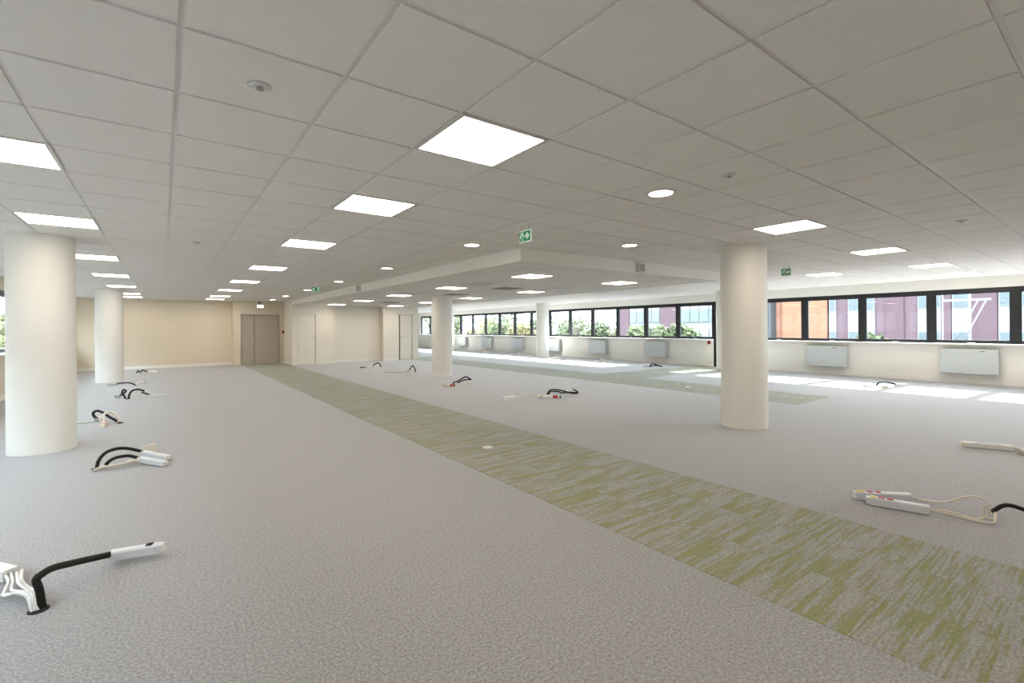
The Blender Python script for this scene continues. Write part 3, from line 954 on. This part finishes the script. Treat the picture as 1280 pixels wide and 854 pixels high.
# 6
e = lead('power_lead', 'pair of cream boxes and a dark hose lump before the end wall', 'power lead', (-0.65, 19.7, 0))
path(e, [(-0.70, 19.75, -0.01), (-0.66, 19.70, 0.08), (-0.60, 19.68, 0.03), (-0.55, 19.75, 0.09), (-0.45, 19.72, 0.05), (-0.37, 19.66, 0.035)], 0.02, M_BLACK, 'conduit', 0.05)
socket_box(e, (-0.39, 19.66, 0.034), (-0.13, 19.45, 0.034), 0.06, 0.055, M_BEIGE)
socket_box(e, (-0.40, 19.80, 0.034), (-0.14, 19.72, 0.034), 0.06, 0.055, M_WHITE)
# 7
e = lead('power_lead', 'short white box with small black hose arc near the core wall recess', 'power lead', (6.46, 16.8, 0))
path(e, [(6.15, 16.80, 0.04), (6.22, 16.82, 0.10), (6.305, 16.823, 0.14), (6.385, 16.811, 0.122), (6.465, 16.8, -0.01)], 0.018, M_BLACK, 'conduit', 0.05)
socket_box(e, (6.18, 16.80, 0.03), (5.90, 16.66, 0.03), 0.06, 0.055, M_WHITE, ())
socket_box(e, (5.80, 16.62, 0.03), (5.63, 16.62, 0.03), 0.06, 0.05, M_GRIL, ())
# 8
e = lead('power_lead', 'upright black hose hoop with a beige box and thin trailing cable', 'power lead', (6.56, 14.06, 0))
outlet(e, 6.56, 14.06, 0.04)
path(e, [(6.562, 14.055, -0.01), (6.527, 14.086, 0.135), (6.487, 14.12, 0.199), (6.437, 14.163, 0.135), (6.415, 14.20, 0.05)], 0.017, M_BLACK, 'conduit', 0.05)
socket_box(e, (6.43, 14.24, 0.03), (6.33, 14.27, 0.03), 0.06, 0.055, M_BEIGE)
path(e, [(6.40, 14.20, 0.012), (6.2, 14.24, 0.01), (5.98, 14.278, 0.01), (5.682, 14.535, 0.01)], 0.008, M_SPKR, 'cable')
# 9
e = lead('power_lead', 'black hose in a pointed loop with a white box beside the soffit column', 'power lead', (5.9, 10.42, 0))
outlet(e, 5.88, 10.43, 0.04)
path(e, [(5.88, 10.43, -0.01), (5.91, 10.418, 0.044), (5.964, 10.399, 0.051), (6.063, 10.363, 0.104), (6.164, 10.327, 0.161), (6.219, 10.307, 0.163), (6.32, 10.27, 0.093), (6.25, 10.295, 0.10), (6.191, 10.317, 0.092), (6.082, 10.356, 0.06), (5.993, 10.388, 0.022)], 0.016, M_BLACK, 'conduit', 0.05)
socket_box(e, (6.16, 10.18, 0.032), (6.29, 10.17, 0.032), 0.06, 0.06, M_WHITE)
e = lead('power_lead', 'beige box with red and black sockets beside the soffit column', 'power lead', (5.5, 10.1, 0))
socket_box(e, (5.47, 10.13, 0.03), (5.64, 9.85, 0.03), 0.06, 0.055, M_BEIGE, ((0.55, 0.08, M_RED), (0.84, 0.035, M_DARK)), side=True)
path(e, [(5.47, 10.13, 0.03), (5.50, 10.28, 0.012), (5.65, 10.38, 0.012), (5.86, 10.42, -0.005)], 0.008, M_CABLE, 'cable')
socket_box(e, (5.60, 10.52, 0.02), (5.71, 10.47, 0.02), 0.05, 0.036, M_WHITE)
# 10
e = lead('power_lead', 'doubled black hose ending in a white upright plug near the soffit corner', 'power lead', (6.53, 7.5, 0))
outlet(e, 6.50, 7.52, 0.04)
path(e, [(6.51, 7.52, -0.01), (6.527, 7.511, 0.042), (6.573, 7.473, 0.093), (6.683, 7.382, 0.093), (6.796, 7.289, 0.064), (6.884, 7.217, 0.029), (6.996, 7.125, 0.022), (7.001, 7.121, 0.057), (6.925, 7.18, 0.11)], 0.015, M_BLACK, 'conduit', 0.05)
path(e, [(6.50, 7.46, -0.01), (6.52, 7.44, 0.059), (6.644, 7.338, 0.065), (6.711, 7.283, 0.04), (6.833, 7.183, 0.05), (6.949, 7.087, 0.042)], 0.015, M_BLACK, 'conduit', 0.05)
socket_box(e, (6.918, 7.189, 0.118), (6.94, 7.165, 0.18), 0.05, 0.045, M_WHITE)
e = lead('data_lead', 'white box with thin cable lying out towards the green walkway', 'data lead', (5.3, 7.47, 0))
socket_box(e, (5.61, 7.484, 0.032), (5.31, 7.45, 0.032), 0.066, 0.06, M_WHITE, (), M_GBOX)
path(e, [(5.60, 7.484, 0.03), (5.943, 7.542, 0.015), (6.139, 7.498, 0.015), (6.431, 7.45, -0.004)], 0.009, M_CABLE, 'cable')
e = lead('power_lead', 'white box with red and dark green sockets near the soffit corner', 'power lead', (6.06, 7.12, 0))
socket_box(e, (6.05, 7.116, 0.032), (6.33, 6.86, 0.032), 0.062, 0.06, M_WHITE, ((0.50, 0.10, M_RED), (0.85, 0.035, M_GRNP)), side=True)
path(e, [(6.06, 7.11, 0.03), (6.02, 7.22, 0.02), (6.15, 7.36, 0.02), (6.44, 7.44, -0.004)], 0.010, M_CABLE, 'cable')
# 12 - pair of boxes with red switches at the walkway edge
e = lead('power_lead', 'rear grey box with yellow tip and red switches at the walkway edge', 'power lead', (4.81, 1.11, 0))
socket_box(e, (4.80, 1.125, 0.036), (4.525, 1.40, 0.036), 0.056, 0.06, M_GBOX, ((0.55, 0.035, M_RED), (0.70, 0.035, M_RED), (0.86, 0.05, M_YEL)), M_GBOX)
for k in range(2):
    path(e, [(4.80, 1.125, 0.036), (4.85 + 0.012 * k, 1.03, 0.02), (4.871 + 0.012 * k, 0.921, 0.041), (4.886 + 0.01 * k, 0.821, 0.102), (4.898, 0.74, 0.124), (4.905, 0.686, 0.082), (4.90, 0.655, 0.045)], 0.0075, M_CABLE, 'cable')
e = lead('power_lead', 'front grey box with yellow tip and red switches at the walkway edge', 'power lead', (4.55, 0.96, 0))
socket_box(e, (4.585, 0.96, 0.036), (4.475, 1.30, 0.036), 0.056, 0.06, M_GBOX, ((0.58, 0.04, M_RED), (0.73, 0.04, M_RED), (0.86, 0.045, M_YEL)), M_GBOX)
path(e, [(4.585, 0.96, 0.036), (4.66, 0.86, 0.015), (4.666, 0.73, 0.012), (4.692, 0.648, 0.012), (4.784, 0.639, 0.02), (4.895, 0.655, 0.045)], 0.0075, M_CABLE, 'cable')
path(e, [(4.59, 0.955, 0.036), (4.67, 0.86, 0.03), (4.696, 0.735, 0.012), (4.725, 0.70, 0.022), (4.75, 0.668, 0.057), (4.745, 0.675, 0.116), (4.728, 0.696, 0.097), (4.73, 0.693, 0.043), (4.79, 0.65, 0.012), (4.895, 0.655, 0.045)], 0.0075, M_CABLE, 'cable')
e = lead('power_hose', 'black hose gathering the beige cables beside the near green walkway', 'hose', (4.89, 0.657, 0))
path(e, [(4.88, 0.668, 0.040), (4.918, 0.626, 0.085), (4.955, 0.585, 0.095), (5.012, 0.524, 0.07), (5.10, 0.44, 0.03), (5.16, 0.40, -0.01)], 0.0145, M_BLACK, 'conduit', 0.05, 12)
outlet(e, 5.16, 0.40, 0.045)
# 11
e = lead('power_lead', 'long white socket box on the carpet between round column and windows', 'power lead', (7.6, 0.9, 0))
socket_box(e, (7.61, 0.875, 0.034), (7.44, 1.25, 0.034), 0.07, 0.055, M_WHITE, ((0.25, 0.05, M_GBOX), (0.45, 0.05, M_GBOX), (0.65, 0.05, M_GBOX)), M_BEIGE)
path(e, [(7.61, 0.875, 0.034), (7.68, 0.80, 0.02), (7.67, 0.68, 0.015), (7.62, 0.5, -0.004)], 0.014, M_CABLE, 'cable')
e = lead('data_lead', 'grey ribbed box beside the long white socket box', 'data lead', (7.38, 0.8, 0))
socket_box(e, (7.46, 0.82, 0.028), (7.52, 0.55, 0.028), 0.075, 0.046, M_SPKR, ((0.1, 0.03, M_GBOX), (0.35, 0.03, M_GBOX), (0.6, 0.03, M_GBOX)))
# 13, 14 and the far ones lying in the sunlight
e = lead('power_lead', 'white boxes and short hose lying in the sun patch under near windows', 'power lead', (13.4, 3.55, 0))
socket_box(e, (12.88, 3.83, 0.03), (13.03, 3.71, 0.03), 0.06, 0.055, M_GBOX)
socket_box(e, (12.95, 3.52, 0.03), (13.06, 3.45, 0.03), 0.06, 0.055, M_BEIGE, (), M_SPKR)
path(e, [(13.30, 3.72, -0.01), (13.40, 3.68, 0.08), (13.55, 3.58, 0.09), (13.62, 3.42, 0.04)], 0.018, M_BLACK, 'conduit', 0.05)
socket_box(e, (13.60, 3.43, 0.032), (13.80, 3.30, 0.032), 0.07, 0.06, M_WHITE, ((0.3, 0.03, M_SPKR), (0.6, 0.03, M_SPKR)))
for k, (x, y, lab) in enumerate([(13.8, 10.25, 'small black hose and white box on carpet near the terrace door'), (14.1, 12.9, 'white box and cables in sunlight before the second far convector'),
                                 (14.0, 15.5, 'white box and cables in sunlight before the slim far column'), (14.5, 18.9, 'white box and cables in sunlight just beyond the slim far column'),
                                 (14.3, 21.8, 'white box and cables in sunlight furthest along the far windows')]):
    e = lead('power_lead', lab, 'power lead', (x, y, 0))
    dk = M_BLACK if k == 0 else M_WHITE
    path(e, [(x - 0.12, y + 0.10, -0.01), (x - 0.06, y + 0.05, 0.09), (x + 0.04, y - 0.02, 0.10), (x + 0.12, y - 0.10, 0.03)], 0.02, dk, 'conduit', 0.05)
    path(e, [(x - 0.10, y + 0.12, -0.01), (x - 0.10, y - 0.05, 0.05), (x, y - 0.2, 0.06), (x + 0.08, y - 0.28, 0.03)], 0.018, M_BLACK if k == 0 else M_CABLE, 'cable')
    socket_box(e, (x + 0.10, y - 0.08, 0.03), (x + 0.28, y - 0.22, 0.03), 0.06, 0.055, M_WHITE)
    socket_box(e, (x - 0.12, y + 0.10, 0.03), (x - 0.26, y + 0.24, 0.03), 0.06, 0.055, M_WHITE)

for x, y, lab in [(3.075, 4.627, 'small white round cap set in the green walkway'), (9.80, 6.33, 'small white round cap set in the second walkway near windows')]:
    e = empty('floor_cap', (x, y, 0.003))
    MB().cyl((0, 0), 0.05, 0, 0.006, 28, r2=0.044).build('cap', M_WHITE, e)
    MB().ring((0, 0), 0.058, 0.048, 0, 0.003, 28).build('rim', M_TRIM, e)
    tag(e, lab, 'floor cap')

# ---------------------------------------------------------------- outside
gz = -8.0
g = MB().box(-150, 260, -160, 240, gz - 0.5, gz)
tag(g.build('ground', M_LAWN), 'paved ground far below outside the windows', 'ground', kind='structure')


def facade_building(name, label, x, y0, y1, top, wallm, strips, depth=12.0, fh=3.2, panelm=None):
    """strips: (ya, yb, kind) on the face turned to the office"""
    e = empty(name, (x, (y0 + y1) / 2, gz))
    oy = (y0 + y1) / 2
    MB().box(0, depth, y0 - oy, y1 - oy, 0, top - gz).build('wall', wallm, e)
    MB().box(-0.25, depth + 0.25, y0 - oy, y1 - oy, top - gz, top - gz + 0.4).build('parapet', M_BWHT, e)
    nf = int((top - gz) // fh)
    for ya, yb, kind in strips:
        if kind == 'panel':
            MB().box(-0.12, 0.0, ya - oy, yb - oy, 0.3, top - gz - 0.3).build('cladding_panel', panelm or M_MAUVED, e)
            continue
        if kind == 'white':
            MB().box(-0.10, 0.0, ya - oy, yb - oy, 0.3, top - gz - 0.3).build('rendered_strip', M_BWHT, e)
        for k in range(nf):
            zb = k * fh + (0.9 if kind == 'white' else 0.25)
            hh = fh * (0.52 if kind == 'white' else 0.80)
            n = max(1, int(round((yb - ya) / 1.1)))
            wv = (yb - ya) / n
            for q in range(n):
                a = ya + q * wv + 0.04 - oy
                w = MB().box(-0.16, -0.02, a, a + wv - 0.08, zb, zb + hh).build('window', M_BWHT, e)
                MB().box(-0.18, -0.165, a + 0.04, a + wv - 0.12, zb + 0.05, zb + hh * (0.97 if kind == 'white' else 0.5)).build('pane', M_BGLS, w)
    tag(e, label, 'building')
    return e


S = 40.0 / 15.5
# mauve block opposite the near windows
blk = facade_building('office_block', 'mauve clad block with white window strips opposite the near windows', 40.0, -5.0, 14.05, 4.9, M_MAUVE,
                [(-4.5, 0, 'white'), (1.0, 3.2, 'panel'), (3.9, 5.15, 'white'), (5.2, 6.3, 'panel'), (6.38, 7.2, 'white'), (7.25, 7.7, 'panel'), (7.72, 8.88, 'white'), (9.6, 10.6, 'panel'), (11.2, 12.8, 'white'), (13.55, 14.0, 'white')])
MB().box(12.2, 18, 5.9 - 4.525, 8.5 - 4.525, 0, 27.0 - gz).build('added_shade_tower', M_MAUVED, blk)  # unseen tower added to keep sun off the window beside the terrace door
# orange brick block
facade_building('brick_building', 'orange brick building beside the mauve block outside the window', 39.8, 14.1, 17.7, 4.8, M_BRICK, [(17.35, 17.65, 'panel')], 6.0, panelm=M_BRICKD)
facade_building('grey_building', 'dark grey building edge next to the orange brick building', 40.0, 18.25, 21.0, 4.8, M_BGRY, [(18.5, 20.6, 'panel')], 8.0, panelm=M_BGRY)
# glazed office opposite the far windows
facade_building('glazed_building', 'pale glazed office with mauve piers opposite the far windows', 44.0, 22.5, 37.5, 5.2, M_BWHT,
                [(22.8, 29.1, 'glass'), (29.2, 31.7, 'panel'), (31.8, 35.9, 'glass'), (36.0, 37.4, 'panel')], 12.0)
# street lamp posts / scaffold seen against the mauve facade
e = empty('scaffold_frame', (30.0, 5.0, gz))
for yy in (0.75, -0.22):
    MB().cyl((0, yy), 0.028, 0, 11.3, 10).build('upright', M_BWHT, e)
MB().box(-0.04, 0.04, -0.9, 0.78, 10.5, 10.6).build('beam', M_BWHT, e)
MB().tube([(0.1, -0.46, 10.5), (0.1, 0.36, 8.6)], 0.028, n=8, sub=1).build('brace', M_BWHT, e)
MB().tube([(0.1, -0.72, 10.5), (0.1, 0.05, 8.6)], 0.028, n=8, sub=1).build('brace', M_BWHT, e)
tag(e, 'thin white scaffold frame with slanted braces before the mauve block', 'scaffold')
facade_building('added_shade_block', 'dull grey block added to shade the left windows', -34.0, -45.0, 60.0, 15.0, M_TAN, [(-30, 50, 'glass')], 10.0)  # block added to cut the skylight entering by the left windows
facade_building('low_building', 'low pale building far behind the trees', 95.0, 78.0, 110.0, -1.0, M_BWHT, [(80, 108, 'glass')], 10.0)


def tree(x, y, r, ctop, mat, label, seed):
    rnd = random.Random(seed)
    e = empty('tree', (x, y, gz))
    zc = ctop - r * 0.95 - gz
    MB().tube([(0, 0, -0.2), (0.1, 0.05, zc * 0.5), (0.0, 0.15, zc)], 0.16, n=8, sub=3).build('trunk', M_BARK, e)
    m = MB()
    blobs = [(rnd.uniform(-.5, .5) * r, rnd.uniform(-.5, .5) * r, zc + rnd.uniform(-.7, .55) * r, r * rnd.uniform(.35, .6)) for _ in range(9)]
    for _ in range(1500):
        bx, by, bz, br = rnd.choice(blobs)
        v = Vector((rnd.gauss(0, 1), rnd.gauss(0, 1), rnd.gauss(0, 1))).normalized() * br * (0.55 + 0.5 * rnd.random())
        c = Vector((bx, by, bz)) + v
        a = Vector((rnd.gauss(0, 1), rnd.gauss(0, 1), rnd.gauss(0, 1))).normalized()
        b = a.orthogonal().normalized()
        s = 0.10 * r ** 0.6 + 0.12
        m.add([c - a * s, c + b * s * 0.6, c + a * s, c - b * s * 0.6], [(0, 1, 2, 3)])
    m.build('foliage', mat, e)
    tag(e, label, 'tree', 'trees outside the windows')


TR = [(82 + 5 * math.sin(k * 2.3), 68.0 + 7.0 * k, 3.6 + 0.4 * math.sin(k * 1.7), 3.2 + 1.3 * math.sin(k * 2.9 + 1), k % 3 if k % 6 == 1 else (0, 2)[k % 2]) for k in range(11)] + [(37, 28.6, 1.6, 1.4, 0), (46, 44.0, 2.8, 2.5, 0), (48, 50.0, 3.0, 3.6, 2), (44, 56.0, 2.8, 2.4, 1),
      (52, 62.0, 3.2, 4.0, 0), (50, 70.0, 3.6, 4.0, 2), (56, 80.0, 5.0, 5.6, 0), (58, 90.0, 5.0, 5.0, 1), (56, 100.0, 5.0, 5.6, 2), (60, 112.0, 5.5, 6.0, 0),
      (34.3, 9.9, 1.3, 1.2, 2), (34, 25.8, 1.9, 1.5, 2), (34, 22.4, 1.6, 1.5, 0), (60, 126, 5.0, 6, 0),
      (-14, 62.0, 4, 3.0, 0), (-14, 75.0, 4, 3.6, 2)]
LBL = ['green leafy tree outside the office windows', 'yellowing autumn tree outside the office windows', 'olive green tree outside the office windows']
for k, (x, y, r, ct, mi) in enumerate(TR):
    tree(x, y, r, ct, M_LEAF[mi], LBL[mi], 40 + k)
